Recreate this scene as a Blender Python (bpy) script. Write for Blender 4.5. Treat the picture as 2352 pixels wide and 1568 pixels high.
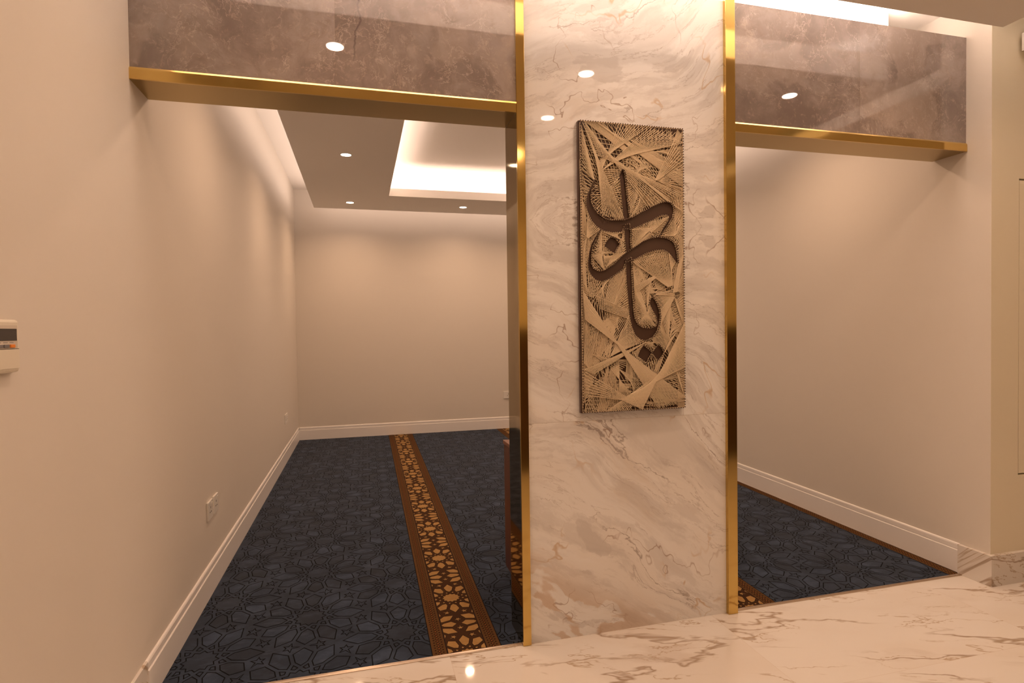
import bpy, bmesh, math, random
from mathutils import Vector, Matrix
for o in list(bpy.data.objects):
    bpy.data.objects.remove(o)
SC = bpy.context.scene
COL = SC.collection

# ------------------------------------------------------------------ camera
CAM_POS = Vector((-0.28607, -2.60553, 1.5))
F_PX, PITCH, ROLL, YAW = 1317.193, -0.0194975, -0.0132581, 0.2576779
fw = Vector((math.sin(YAW)*math.cos(PITCH), math.cos(YAW)*math.cos(PITCH), math.sin(PITCH)))
rt = Vector((math.cos(YAW), -math.sin(YAW), 0))
up = rt.cross(fw)
cr, sr = math.cos(ROLL), math.sin(ROLL)
rt, up = cr*rt + sr*up, -sr*rt + cr*up
cd = bpy.data.cameras.new('camera')
cd.sensor_width = 36.0
cd.lens = F_PX/2352*36.0
cd.clip_start = 0.02
cam = bpy.data.objects.new('camera', cd)
cam.matrix_world = Matrix(((rt.x, up.x, -fw.x, CAM_POS.x), (rt.y, up.y, -fw.y, CAM_POS.y), (rt.z, up.z, -fw.z, CAM_POS.z), (0, 0, 0, 1)))
COL.objects.link(cam)
SC.camera = cam

# ------------------------------------------------------------------ world and exposure
w = bpy.data.worlds.new('room_world')
SC.world = w
w.use_nodes = True
w.node_tree.nodes['Background'].inputs[0].default_value = (1, .7, .5, 1)
w.node_tree.nodes['Background'].inputs[1].default_value = 0.02
vs = SC.view_settings
vs.view_transform = 'Standard'
vs.look = 'None'
vs.gamma = 1.0
vs.use_curve_mapping = False
vs.exposure = 0.0
SC.cycles.use_denoising = True
SC.cycles.max_bounces = 8
SC.cycles.diffuse_bounces = 5

WARM = (1.0, 0.64, 0.41)      # recessed downlights
COVE = (1.0, 0.74, 0.60)      # concealed LED strips

# ------------------------------------------------------------------ plan of the rooms (metres)
XL = -1.155                    # left wall, runs through both rooms
XR = 3.182                     # outer corner of the right wall
YB = 5.906                     # back wall
PX0, PX1 = 0.4376, 1.5982      # pillar
ZL = 2.516                     # underside of the two lintels
TH = 0.204                     # thickness of the facade
ZM = 3.183                     # top of the stone cladding
ZH = 3.388                     # upper ceiling of the hall
ZC = 3.5                       # upper ceiling of the carpeted room
ZP = 3.17                      # dropped ceiling of the carpeted room
ZF = 3.05                      # dropped ceiling of the hall
YH = -3.2                      # wall of the hall behind the camera
XH = 5.0                       # far right end of the hall
YS = -0.145                    # hall wall to the right of the opening
def wall_x(y): return 3.186 + 0.03*y   # the right wall is a little out of square

def strip_light(name, loc, direction, length, width, power, along, color=COVE):
    ld = bpy.data.lights.new(name, 'AREA')
    ld.shape = 'RECTANGLE'
    ld.size, ld.size_y = length, width
    ld.energy = power
    ld.color = color
    o = bpy.data.objects.new(name, ld)
    z = -Vector(direction).normalized()
    x = Vector(along).normalized()
    y = z.cross(x)
    o.matrix_world = Matrix(((x.x, y.x, z.x, loc[0]), (x.y, y.y, z.y, loc[1]), (x.z, y.z, z.z, loc[2]), (0, 0, 0, 1)))
    COL.objects.link(o)
    return o

# concealed LED strips: around the coffer, above the edge of the dropped ceilings, on top of the lintels
HX0, HX1, HY0, HY1 = 0.078, 1.98, 1.5, 4.62       # coffer opening
QX0, QX1, QY0, QY1 = -0.86, 2.92, 0.55, 5.49      # dropped ceiling of the carpeted room
P_COF, P_EDGE, P_HALL, P_TOP = 8, 6, 6, 48
for s, x in ((-1, HX0-.10), (1, HX1+.10)):
    strip_light('coffer_strip', (x, (HY0+HY1)/2, 3.215), (0, 0, 1), HY1-HY0+.2, .04, P_COF*1.4, (0, 1, 0))
for s, y in ((-1, HY0-.10), (1, HY1+.10)):
    strip_light('coffer_strip', ((HX0+HX1)/2, y, 3.215), (0, 0, 1), HX1-HX0+.2, .04, P_COF, (1, 0, 0))
strip_light('edge_strip', (QX0+.008, (QY0+QY1)/2, 3.25), (-1, 0, .6), QY1-QY0, .03, P_EDGE*1.3, (0, 1, 0))
strip_light('edge_strip', (QX1-.008, (QY0+QY1)/2, 3.25), (1, 0, .6), QY1-QY0, .03, P_EDGE*1.3, (0, 1, 0))
strip_light('edge_strip', ((QX0+QX1)/2, QY1-.008, 3.25), (0, 1, .6), QX1-QX0, .03, P_EDGE, (1, 0, 0))
strip_light('edge_strip', ((QX0+QX1)/2, QY0+.008, 3.25), (0, -1, .6), QX1-QX0, .03, P_EDGE, (1, 0, 0))
strip_light('hall_edge_strip', (.92, -.372, 3.198), (0, .35, 1), 3.5, .02, P_HALL, (1, 0, 0), (1, .79, .68))
strip_light('lintel_top_strip', (.86, .11, 3.196), (0, .15, 1), 3.8, .025, P_TOP, (1, 0, 0), (1, .79, .68))
strip_light('hall_side_strip', (2.952, -1.6, 3.198), (.35, 0, 1), 2.3, .02, P_HALL*1.8, (0, 1, 0), (1, .79, .68))

# ------------------------------------------------------------------ node helpers
class Mat:
    def __init__(s, name):
        s.m = bpy.data.materials.new(name)
        s.m.use_nodes = True
        s.t = s.m.node_tree
        s.b = s.t.nodes['Principled BSDF']
        s._pos = None
    def node(s, typ, **props):
        n = s.t.nodes.new(typ)
        for k, v in props.items(): setattr(n, k, v)
        return n
    def put(s, sock, v):
        if isinstance(v, bpy.types.NodeSocket): s.t.links.new(v, sock)
        elif isinstance(v, (tuple, list)) and len(v) == 3 and sock.type == 'RGBA': sock.default_value = (*v, 1)
        else: sock.default_value = v
    def pos(s):
        if s._pos is None:
            s._pos = s.node('ShaderNodeNewGeometry').outputs['Position']
        return s._pos
    def sep(s, v):
        n = s.node('ShaderNodeSeparateXYZ'); s.put(n.inputs[0], v); return n.outputs
    def comb(s, x, y, z):
        n = s.node('ShaderNodeCombineXYZ')
        for i, v in enumerate((x, y, z)): s.put(n.inputs[i], v)
        return n.outputs[0]
    def ma(s, op, a, b=None, c=None):
        n = s.node('ShaderNodeMath', operation=op)
        for i, v in enumerate((a, b, c)):
            if v is not None: s.put(n.inputs[i], v)
        return n.outputs[0]
    def vm(s, op, a, b):
        n = s.node('ShaderNodeVectorMath', operation=op)
        s.put(n.inputs[0], a); s.put(n.inputs[1], b)
        return n.outputs[0]
    def noise(s, v, scale=5., detail=4., rough=.55, dist=0., color=False):
        n = s.node('ShaderNodeTexNoise')
        s.put(n.inputs['Vector'], v)
        n.inputs['Scale'].default_value = scale
        n.inputs['Detail'].default_value = detail
        n.inputs['Roughness'].default_value = rough
        n.inputs['Distortion'].default_value = dist
        return n.outputs['Color' if color else 'Fac']
    def ss(s, v, a, b, lo=0., hi=1.):
        n = s.node('ShaderNodeMapRange', interpolation_type='SMOOTHSTEP')
        s.put(n.inputs[0], v)
        for i, q in zip((1, 2, 3, 4), (a, b, lo, hi)): s.put(n.inputs[i], q)
        return n.outputs[0]
    def mix(s, f, a, b):
        n = s.node('ShaderNodeMix', data_type='RGBA')
        s.put(n.inputs[0], f); s.put(n.inputs[6], a); s.put(n.inputs[7], b)
        return n.outputs[2]
    def warp(s, v, scale, amount, detail=3.):
        c = s.noise(v, scale, detail, .55, color=True)
        d = s.vm('SUBTRACT', c, (.5, .5, .5))
        return s.vm('ADD', v, s.vm('MULTIPLY', d, (amount,)*3))
    def vein(s, v, scale, width, detail=6., rough=.6):
        f = s.noise(v, scale, detail, rough)
        return s.ss(s.ma('ABSOLUTE', s.ma('SUBTRACT', f, .5)), 0., width, 1., 0.)
    def bump(s, h, strength, dist):
        n = s.node('ShaderNodeBump')
        s.put(n.inputs['Height'], h)
        n.inputs['Strength'].default_value = strength
        n.inputs['Distance'].default_value = dist
        s.put(s.b.inputs['Normal'], n.outputs[0])
    def set(s, color=None, rough=None, metal=None, **kw):
        if color is not None: s.put(s.b.inputs['Base Color'], color)
        if rough is not None: s.put(s.b.inputs['Roughness'], rough)
        if metal is not None: s.put(s.b.inputs['Metallic'], metal)
        for k, v in kw.items(): s.put(s.b.inputs[k.replace('_', ' ')], v)
        return s.m

def plain(name, color, rough=.5, metal=0., grain=0., scale=300.):
    m = Mat(name)
    m.set(color, rough, metal)
    if grain:
        m.bump(m.noise(m.pos(), scale, 2., .5), grain, .001)
    return m.m

# ------------------------------------------------------------------ materials
M = {}
M['paint'] = plain('wall_paint', (.745, .69, .62), .55, 0, .12, 220.)
M['paint_hall'] = plain('hall_wall_paint', (.84, .77, .60), .6, 0, .2, 350.)
M['ceiling'] = plain('ceiling_paint', (.90, .865, .82), .7)
M['skirting'] = plain('white_gloss_paint', (.88, .85, .83), .28)
M['plastic'] = plain('white_plastic', (.80, .77, .72), .3)
M['plastic_cream'] = plain('cream_plastic', (.76, .70, .58), .35)
M['screen'] = plain('lcd_screen', (.035, .03, .028), .15)
M['grey_button'] = plain('grey_button', (.17, .16, .17), .4)
M['orange_button'] = plain('orange_button', (.75, .22, .02), .4)
M['ink'] = plain('grey_ink', (.25, .22, .2), .5)
M['dark'] = plain('dark_gap', (.03, .025, .02), .6)
M['board'] = plain('stained_board', (.085, .045, .03), .45, 0, .2, 60.)
M['nail'] = plain('nail_steel', (.07, .035, .03), .4, .4)
M['steel'] = plain('threshold_metal', (.55, .45, .36), .25, 1.)

def gold(name, col, rough, aniso):
    m = Mat(name)
    m.set(col, rough, 1.)
    return m.m
M['gold'] = gold('polished_brass', (.62, .43, .14), .10, 0)
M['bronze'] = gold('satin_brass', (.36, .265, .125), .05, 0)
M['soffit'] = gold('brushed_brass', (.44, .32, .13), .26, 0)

def wood(name, a, b):
    m = Mat(name)
    p = m.vm('MULTIPLY', m.pos(), (30., 30., 1.6))
    f = m.noise(m.warp(p, 1., .6), 1.5, 5., .6)
    m.set(m.mix(m.ss(f, .3, .7), a, b), .38)
    return m.m
M['wood'] = wood('red_brown_wood', (.085, .028, .015), (.13, .045, .022))
M['wood_top'] = wood('red_brown_wood_top', (.17, .065, .035), (.22, .09, .05))
M['mirrored_dark'] = wood('added_dark_for_reflection', (.05, .025, .015), (.09, .045, .025))  # made-up dark finish, there to be mirrored in the brass trims

def pillar_marble():
    m = Mat('book_matched_marble')
    x, y, z = m.sep(m.pos())
    upper = m.ma('GREATER_THAN', z, 1.055)
    zz = m.ma('ADD', m.ma('MULTIPLY', upper, m.ma('ABSOLUTE', m.ma('SUBTRACT', z, 2.02))),
              m.ma('MULTIPLY', m.ma('SUBTRACT', 1., upper), m.ma('SUBTRACT', 7.3, z)))
    # the bedding bends gently across the slab
    bend = m.noise(m.comb(x, zz, 0.), .9, 2., .5)
    zz = m.ma('ADD', zz, m.ma('MULTIPLY', m.ma('SUBTRACT', bend, .5), .75))
    a = math.radians(24)
    u = m.ma('ADD', m.ma('MULTIPLY', x, math.cos(a)), m.ma('MULTIPLY', zz, math.sin(a)))
    v = m.ma('SUBTRACT', m.ma('MULTIPLY', zz, math.cos(a)), m.ma('MULTIPLY', x, math.sin(a)))
    def bed(su, sv, o): return m.comb(m.ma('MULTIPLY', u, su), m.ma('MULTIPLY', v, sv), o)
    rough_edge = m.noise(m.comb(x, zz, 4.), 14., 5., .65, color=True)
    jit = m.vm('MULTIPLY', m.vm('SUBTRACT', rough_edge, (.5, .5, .5)), (.10, .16, 0.))
    def J(p): return m.vm('ADD', p, jit)
    col = m.mix(m.ss(m.noise(J(bed(.7, 2.2, 1.)), 1.6, 4., .55), .38, .66), (.90, .89, .885), (.88, .845, .81))
    cloud = m.ss(m.noise(J(bed(.9, 3.6, 2.)), 1.7, 6., .60), .50, .62)
    col = m.mix(m.ma('MULTIPLY', cloud, .5), col, (.66, .63, .61))
    blot = m.ss(m.noise(J(bed(1.1, 3.0, 9.)), 1.5, 4., .5), .615, .635)
    col = m.mix(m.ma('MULTIPLY', blot, .40), col, (.52, .48, .46))
    streak = m.ss(m.noise(J(bed(1.3, 15., 5.)), 1.1, 5., .6), .50, .72)
    col = m.mix(m.ma('MULTIPLY', streak, .40), col, (.58, .54, .52))
    warmth = m.ss(m.noise(J(bed(1.6, 3.4, 21.)), 1.3, 4., .55), .55, .70)
    col = m.mix(m.ma('MULTIPLY', warmth, .25), col, (.64, .51, .37))
    mask = m.ss(m.noise(bed(.8, 1.4, 12.), 2.4, 3., .5), .46, .60)
    col = m.mix(m.ma('MULTIPLY', m.ma('MULTIPLY', m.vein(J(bed(.55, 2.6, 6.)), 1.3, .007, 5., .55), mask), .85), col, (.38, .32, .30))
    fine = m.vein(J(bed(1.0, 5.5, 41.)), 1.9, .012, 6., .62)
    maskf = m.ss(m.noise(bed(1.2, 2., 44.), 2.2, 3., .5), .44, .62)
    col = m.mix(m.ma('MULTIPLY', m.ma('MULTIPLY', fine, maskf), .55), col, (.47, .41, .38))
    haze = m.ss(m.noise(J(bed(1.2, 4.2, 51.)), 2.3, 7., .66), .50, .585)
    col = m.mix(m.ma('MULTIPLY', haze, .36), col, (.60, .565, .545))
    mask2 = m.ss(m.noise(bed(1., 1.5, 15.), 2.6, 2., .5), .46, .58)
    q = m.warp(m.comb(x, zz, 3.), 3., .22, 4.)
    col = m.mix(m.ma('MULTIPLY', m.ma('MULTIPLY', m.vein(q, 1.9, .0045, 4., .55), mask2), .8), col, (.40, .29, .24))
    mask3 = m.ss(m.noise(bed(1., 1.5, 18.), 2., 2., .5), .50, .62)
    col = m.mix(m.ma('MULTIPLY', m.ma('MULTIPLY', m.vein(m.vm('ADD', q, (3., 5., 2.)), 1.5, .007, 4., .55), mask3), .7), col, (.58, .40, .23))
    # tan stained patches low on the slab
    low = m.ma('MULTIPLY', m.ss(m.ma('ADD', z, m.ma('MULTIPLY', x, .55)), .50, .80, 1., 0.), m.ss(m.noise(J(bed(1.6, 3.2, 31.)), 1.6, 3., .5), .44, .465))
    col = m.mix(m.ma('MULTIPLY', low, .65), col, (.60, .43, .29))
    seam = m.ss(m.ma('ABSOLUTE', m.ma('SUBTRACT', z, 1.055)), .0008, .0018, 1., 0.)
    col = m.mix(m.ma('MULTIPLY', seam, .45), col, (.5, .42, .36))
    m.set(col, .03)
    m.b.inputs['IOR'].default_value = 1.5
    return m.m
M['pillar'] = pillar_marble()

def brown_marble():
    m = Mat('brown_fossil_marble')
    x, y, z = m.sep(m.pos())
    # slabs butt at two vertical joints
    j1, j2 = -.37, 2.415
    slab = m.ma('ADD', m.ma('GREATER_THAN', x, j1), m.ma('MULTIPLY', m.ma('GREATER_THAN', x, j2), 2.3))
    p = m.comb(x, m.ma('MULTIPLY', slab, .55), z)
    pw = m.warp(m.warp(p, 2., .25, 3.), 9., .06, 4.)
    col = m.mix(m.ss(m.noise(pw, 2.6, 7., .66), .36, .64), (.215, .168, .15), (.36, .30, .277))
    col = m.mix(m.ma('MULTIPLY', m.ss(m.noise(pw, 11., 5., .65), .48, .66), .55), col, (.24, .187, .168))
    col = m.mix(m.ma('MULTIPLY', m.ss(m.noise(pw, 34., 4., .65), .55, .68), .45), col, (.46, .365, .31))
    k = m.ss(m.noise(p, 3., 3., .5), .45, .6)
    col = m.mix(m.ma('MULTIPLY', m.ma('MULTIPLY', m.vein(pw, 7., .011, 5.), k), .6), col, (.56, .46, .40))
    k2 = m.ss(m.noise(m.vm('ADD', p, (7., 1., 3.)), 4., 3., .5), .48, .58)
    col = m.mix(m.ma('MULTIPLY', m.ma('MULTIPLY', m.vein(m.vm('ADD', pw, (2., 2., 5.)), 16., .016, 4.), k2), .5), col, (.54, .45, .39))
    # large pale patch and one dark crack
    patch = m.ss(m.noise(m.vm('ADD', pw, (11., 0., 4.)), 1.7, 4., .55), .565, .60)
    col = m.mix(m.ma('MULTIPLY', patch, .35), col, (.50, .41, .36))
    cx_ = m.ma('ADD', x, m.ma('ADD', m.ma('MULTIPLY', z, -.16), m.ma('MULTIPLY', m.noise(m.comb(0., 0., z), 9., 3., .6), .09)))
    crack = m.ma('MULTIPLY', m.ss(m.ma('ABSOLUTE', m.ma('ADD', cx_, .686)), .001, .006, 1., 0.), m.ss(z, 2.62, 2.78))
    col = m.mix(m.ma('MULTIPLY', crack, .6), col, (.09, .065, .06))
    d = m.ma('MINIMUM', m.ma('ABSOLUTE', m.ma('SUBTRACT', x, j1)), m.ma('ABSOLUTE', m.ma('SUBTRACT', x, j2)))
    col = m.mix(m.ss(d, .0006, .0014, .4, 0.), col, (.22, .16, .13))
    m.set(col, .02)
    m.b.inputs['IOR'].default_value = 1.75
    return m.m
M['brown'] = brown_marble()

def floor_marble(name, joints=True, rough=.04):
    m = Mat(name)
    x, y, z = m.sep(m.pos())
    tx, ty = 1.3725, .655
    fx = m.ma('DIVIDE', m.ma('SUBTRACT', x, .085), tx)
    fy = m.ma('DIVIDE', m.ma('SUBTRACT', y, -.652), ty)
    ix, iy = m.ma('FLOOR', fx), m.ma('FLOOR', fy)
    off = m.ma('ADD', m.ma('MULTIPLY', ix, 3.71), m.ma('MULTIPLY', iy, 7.93))
    a = math.radians(-16)
    u = m.ma('ADD', m.ma('MULTIPLY', x, math.cos(a)), m.ma('MULTIPLY', y, math.sin(a)))
    v = m.ma('ADD', m.ma('SUBTRACT', m.ma('MULTIPLY', y, math.cos(a)), m.ma('MULTIPLY', x, math.sin(a))), z)
    p = m.comb(m.ma('MULTIPLY', u, .55), m.ma('MULTIPLY', v, 1.7), off if joints else 2.2)
    pw = m.warp(m.warp(p, 2.2, .28, 2.), 9., .045, 4.)
    col = m.mix(m.ss(m.noise(pw, 2.0, 3., .5), .4, .65), (.765, .725, .68), (.74, .685, .625))
    k = m.ss(m.noise(p, 1.9, 2., .5), .40, .55)
    col = m.mix(m.ma('MULTIPLY', m.ma('MULTIPLY', m.vein(pw, 1.7, .019, 5., .55), k), .92), col, (.37, .27, .19))
    wide = m.ss(m.noise(m.vm('ADD', pw, (5., 3., 0.)), 2.1, 5., .55), .6, .7)
    col = m.mix(m.ma('MULTIPLY', wide, .35), col, (.52, .43, .36))
    k2 = m.ss(m.noise(m.vm('ADD', p, (2., 6., 0.)), 2.4, 2., .5), .42, .57)
    col = m.mix(m.ma('MULTIPLY', m.ma('MULTIPLY', m.vein(m.vm('ADD', pw, (9., 4., 0.)), 3.3, .013, 5.), k2), .85), col, (.45, .33, .22))
    if joints:
        ex = m.ma('MULTIPLY', m.ma('ABSOLUTE', m.ma('SUBTRACT', m.ma('FRACT', m.ma('ADD', fx, .5)), .5)), tx)
        ey = m.ma('MULTIPLY', m.ma('ABSOLUTE', m.ma('SUBTRACT', m.ma('FRACT', m.ma('ADD', fy, .5)), .5)), ty)
        j = m.ss(m.ma('MINIMUM', ex, ey), .0006, .0016, 1., 0.)
        col = m.mix(m.ma('MULTIPLY', j, .35), col, (.55, .42, .33))
    m.set(col, rough)
    return m.m
M['floor'] = floor_marble('veined_floor_tile')
M['base_stone'] = floor_marble('veined_skirting_tile', False, .12)

def carpet_pile(name, g_):
    m = Mat(name)
    x, y, z = m.sep(m.pos())
    p = m.comb(x, m.ma('MULTIPLY', y, 1.3), 0.)
    f = m.noise(m.warp(p, 5., .15), 6.5, 4., .62)
    c = lambda r, g, b: (r*g_, g*g_, b*g_)
    col = m.mix(m.ss(f, .40, .70), c(.014, .026, .052), c(.036, .057, .102))
    f2 = m.noise(m.comb(m.ma('MULTIPLY', x, 9.), m.ma('MULTIPLY', y, 26.), 0.), 1., 3., .6)
    col = m.mix(m.ma('MULTIPLY', m.ss(f2, .56, .74), .5), col, c(.070, .090, .140))
    g = m.noise(m.pos(), 900., 2., .6)
    m.set(m.mix(m.ma('MULTIPLY', g, .35), col, (.010, .016, .028)), .95)
    m.bump(g, .35, .002)
    m.b.inputs['Sheen Weight'].default_value = .15
    m.b.inputs['Specular IOR Level'].default_value = .1
    return m.m
M['carpet'] = carpet_pile('navy_carpet_pile', 1.)
M['carpet_light'] = carpet_pile('paler_navy_pile', 1.3)
M['carpet_dark'] = carpet_pile('deeper_navy_pile', .75)
def wool(name, a, b, s=60.):
    m = Mat(name)
    f = m.noise(m.pos(), s, 3., .6)
    m.set(m.mix(f, a, b), .95)
    m.b.inputs['Specular IOR Level'].default_value = .1
    return m.m
M['outline'] = wool('black_navy_wool', (.004, .005, .007), (.010, .011, .014))
M['brown_wool'] = wool('brown_wool', (.082, .039, .014), (.132, .064, .023), 40.)
M['choc_wool'] = wool('dark_brown_wool', (.016, .008, .005), (.028, .013, .008))
M['amber_wool'] = wool('amber_wool', (.30, .165, .055), (.43, .26, .10), 35.)
M['strap_wool'] = wool('strap_brown_wool', (.045, .021, .011), (.068, .031, .014))
M['rust_wool'] = wool('rust_wool', (.24, .085, .025), (.30, .11, .03))
def rope():
    m = Mat('jute_cord')
    f = m.noise(m.vm('MULTIPLY', m.pos(), (160., 160., 160.)), 1., 3., .6)
    m.set(m.mix(f, (.62, .49, .33), (.83, .69, .50)), .85)
    m.b.inputs['Specular IOR Level'].default_value = .2
    return m.m
M['cord'] = rope()
def lamp(name, col, s):
    m = Mat(name)
    m.set((.8, .8, .8), .5)
    m.put(m.b.inputs['Emission Color'], col)
    m.b.inputs['Emission Strength'].default_value = s
    return m.m
M['lens'] = lamp('lit_lens', (1., .80, .62), 22.)
M['trimring'] = plain('white_lamp_ring', (.8, .78, .75), .35)

# ------------------------------------------------------------------ mesh helpers
class MB:
    def __init__(s): s.v, s.f, s.k = [], [], []
    def poly(s, pts, k=0):
        n = len(s.v); s.v += [tuple(p) for p in pts]; s.f.append(tuple(range(n, n+len(pts)))); s.k.append(k)
    def box(s, x0, x1, y0, y1, z0, z1, k=0, kf=None):
        n = len(s.v)
        s.v += [(x0, y0, z0), (x1, y0, z0), (x1, y1, z0), (x0, y1, z0), (x0, y0, z1), (x1, y0, z1), (x1, y1, z1), (x0, y1, z1)]
        for i, q in enumerate(((0, 3, 2, 1), (4, 5, 6, 7), (0, 1, 5, 4), (1, 2, 6, 5), (2, 3, 7, 6), (3, 0, 4, 7))):
            s.f.append(tuple(n+j for j in q)); s.k.append(kf.get(i, k) if kf else k)   # bottom, top, front(-y), right, back, left
    def hexa(s, b, t, k=0):
        n = len(s.v); s.v += [tuple(p) for p in b] + [tuple(p) for p in t]
        for q in ((0, 3, 2, 1), (4, 5, 6, 7), (0, 1, 5, 4), (1, 2, 6, 5), (2, 3, 7, 6), (3, 0, 4, 7)):
            s.f.append(tuple(n+j for j in q)); s.k.append(k)
    def sweep(s, prof, a, b, nx, nz=(0, 0, 1), k=0):
        # extrude a profile of (out, height) pairs from a to b; nx = outward direction
        a, b, nx, nz = map(Vector, (a, b, nx, nz))
        n = len(s.v); c = len(prof)
        for e in (a, b):
            s.v += [tuple(e + nx*o + nz*h) for o, h in prof]
        for i in range(c):
            j = (i+1) % c
            s.f.append((n+i, n+j, n+c+j, n+c+i)); s.k.append(k)
        s.f.append(tuple(n+i for i in range(c))[::-1]); s.k.append(k)
        s.f.append(tuple(n+c+i for i in range(c))); s.k.append(k)
    def lathe(s, prof, c, n=32, k=0, axis='z'):
        st = len(s.v); m = len(prof)
        for i in range(n):
            a = 2*math.pi*i/n
            for r, h in prof:
                d = (r*math.cos(a), r*math.sin(a), h)
                if axis == 'y': d = (d[0], d[2], d[1])
                s.v.append((c[0]+d[0], c[1]+d[1], c[2]+d[2]))
        for i in range(n):
            for j in range(m-1):
                a, b = st+i*m+j, st+((i+1) % n)*m+j
                s.f.append((a, b, b+1, a+1)); s.k.append(k)
    def build(s, name, mats, parent=None, bevel=0., smooth=False, fix=True):
        me = bpy.data.meshes.new(name)
        off = Vector((0, 0, 0)); q = parent
        while q is not None: off += q.location; q = q.parent
        me.from_pydata([(x-off.x, y-off.y, z-off.z) for x, y, z in s.v], [], s.f)
        mats = mats if isinstance(mats, (list, tuple)) else [mats]
        for q in mats: me.materials.append(q)
        me.polygons.foreach_set('material_index', s.k)
        if smooth: me.polygons.foreach_set('use_smooth', [True]*len(s.f))
        if fix:
            bm = bmesh.new(); bm.from_mesh(me)
            bmesh.ops.recalc_face_normals(bm, faces=bm.faces)
            bm.to_mesh(me); bm.free()
        me.update()
        o = bpy.data.objects.new(name, me)
        COL.objects.link(o)
        if parent is not None:
            o.parent = parent
        if bevel:
            b = o.modifiers.new('bevel', 'BEVEL'); b.width = bevel; b.segments = 2; b.limit_method = 'ANGLE'
        return o

def tag(o, label, cat=None, group=None, kind=None):
    if label: o['label'] = label
    if cat: o['category'] = cat
    if group: o['group'] = group
    if kind: o['kind'] = kind
    return o
def thing(name, loc, label, cat, group=None, kind=None):
    o = bpy.data.objects.new(name, None)
    o.empty_display_size = .1
    o.location = loc
    COL.objects.link(o)
    return tag(o, label, cat, group, kind)
def struct(o, label, cat): return tag(o, label, cat, kind='structure')
def copy_thing(src, loc, label):
    c = src.copy(); COL.objects.link(c); c.location = loc; c['label'] = label
    for ch in src.children:
        d = ch.copy(); COL.objects.link(d); d.parent = c
        for g in ch.children:
            e = g.copy(); COL.objects.link(e); e.parent = d
    return c

# ------------------------------------------------------------------ floors
b = MB(); b.box(XL-.15, XH+.15, YH-.15, 0., -.12, 0.); b.box(XL-.15, XH+.15, 0., YB+.15, -.12, -.012)
struct(b.build('floor', M['floor']), 'polished pale marble tile floor with thin brown veins in the hall', 'floor')

# ------------------------------------------------------------------ walls
b = MB(); b.box(XL-.15, XL, YH-.15, YB+.15, -.12, 3.75)
struct(b.build('wall_left', M['paint']), 'long cream painted wall on the left running from the hall into the carpeted room', 'wall')
b = MB(); b.box(XL, wall_x(YB)+.05, YB, YB+.15, -.12, 3.75)
struct(b.build('wall_back', M['paint']), 'cream wall at the far end of the carpeted room, lit from above', 'wall')
b = MB()
y0, y1 = YS, YB
b.hexa([(XR, y0, -.12), (XR+.19, y0, -.12), (wall_x(y1)+.19, y1, -.12), (wall_x(y1), y1, -.12)],
       [(XR, y0, 3.75), (XR+.19, y0, 3.75), (wall_x(y1)+.19, y1, 3.75), (wall_x(y1), y1, 3.75)])
struct(b.build('wall_right', M['paint']), 'cream wall seen through the right-hand opening, ending in an outer corner', 'wall')
DX0, DX1, DZ0, DZ1 = 3.392, 4.25, .620, 2.335
b = MB()
b.box(XR+.19, DX0, YS, YS+.15, -.12, 3.75); b.box(DX1, XH+.15, YS, YS+.15, -.12, 3.75); b.box(DX0, DX1, YS, YS+.15, DZ1, 3.75); b.box(DX0, DX1, YS, YS+.15, -.12, DZ0)
b.box(DX0, DX1, YS+.06, YS+.15, DZ0, DZ1)
b.box(XR+.0005, XR+.19, YS-.0006, YS+.001, 0, 3.75)
struct(b.build('wall_hall', M['paint_hall']), 'yellowish hall wall right of the outer corner, holding a flush access panel', 'wall')
b = MB(); b.box(XL, XH, YH-.15, YH, 1.52, 3.75, 0); b.box(XL, XH, YH-.15, YH+.02, 0, 1.52, 1)  # dark lower half is invented, giving the brass strips something dark to reflect
struct(b.build('wall_rear', [M['paint_hall'], M['mirrored_dark']]), 'hall wall behind the viewer with a dark lower half added for the brass reflections', 'wall')
b = MB(); b.box(XH, XH+.15, YH-.15, YS, 0, 3.75)
struct(b.build('wall_far_right', M['paint']), 'end wall of the hall far to the right', 'wall')
# flush access panel with a thin shadow gap
t = thing('access_panel', ((DX0+DX1)/2, YS+.03, DZ0), 'flush wall-coloured access panel with thin dark gaps at the right edge', 'wall panel')
b = MB(); b.box(DX0+.005, DX1-.005, YS+.001, YS+.022, DZ0+.010, DZ1-.010); b.build('door', M['paint_hall'], t)
b = MB(); b.box(DX0+.0005, DX1-.0005, YS+.026, YS+.0595, DZ0+.0005, DZ1-.0005); b.build('frame', M['dark'], t)

# upper wall behind the stone-clad lintels
b = MB(); b.box(XL, 2.82, .186, .215, ZM-.03, 3.5)
struct(b.build('wall_bulkhead', M['ceiling']), 'brightly lit white strip of wall above the stone lintels', 'wall')

# ------------------------------------------------------------------ pillar and lintels
b = MB(); b.box(PX0, PX1, 0., TH, 0., ZM, 1, {2: 0})
struct(b.build('pillar', [M['pillar'], M['paint']]), 'wide white marble pillar with grey and gold veins between the two openings', 'pillar')
b = MB(); b.box(XL, PX0-.001, 0., TH-.019, ZL+.003, ZM, 1, {2: 0}); b.box(XL, PX0-.001, TH-.019, TH, ZL+.003, ZM-.031, 1)
struct(b.build('wall_lintel_left', [M['brown'], M['paint']]), 'brown marble lintel over the left opening', 'lintel')
b = MB(); b.box(PX1+.001, XR+.004, 0., TH-.019, ZL+.003, ZM, 1, {2: 0}); b.box(PX1+.001, XR+.004, TH-.019, TH, ZL+.003, ZM-.031, 1)
struct(b.build('wall_lintel_right', [M['brown'], M['paint']]), 'brown marble lintel over the right opening with mirrored ceiling lines', 'lintel')

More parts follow.
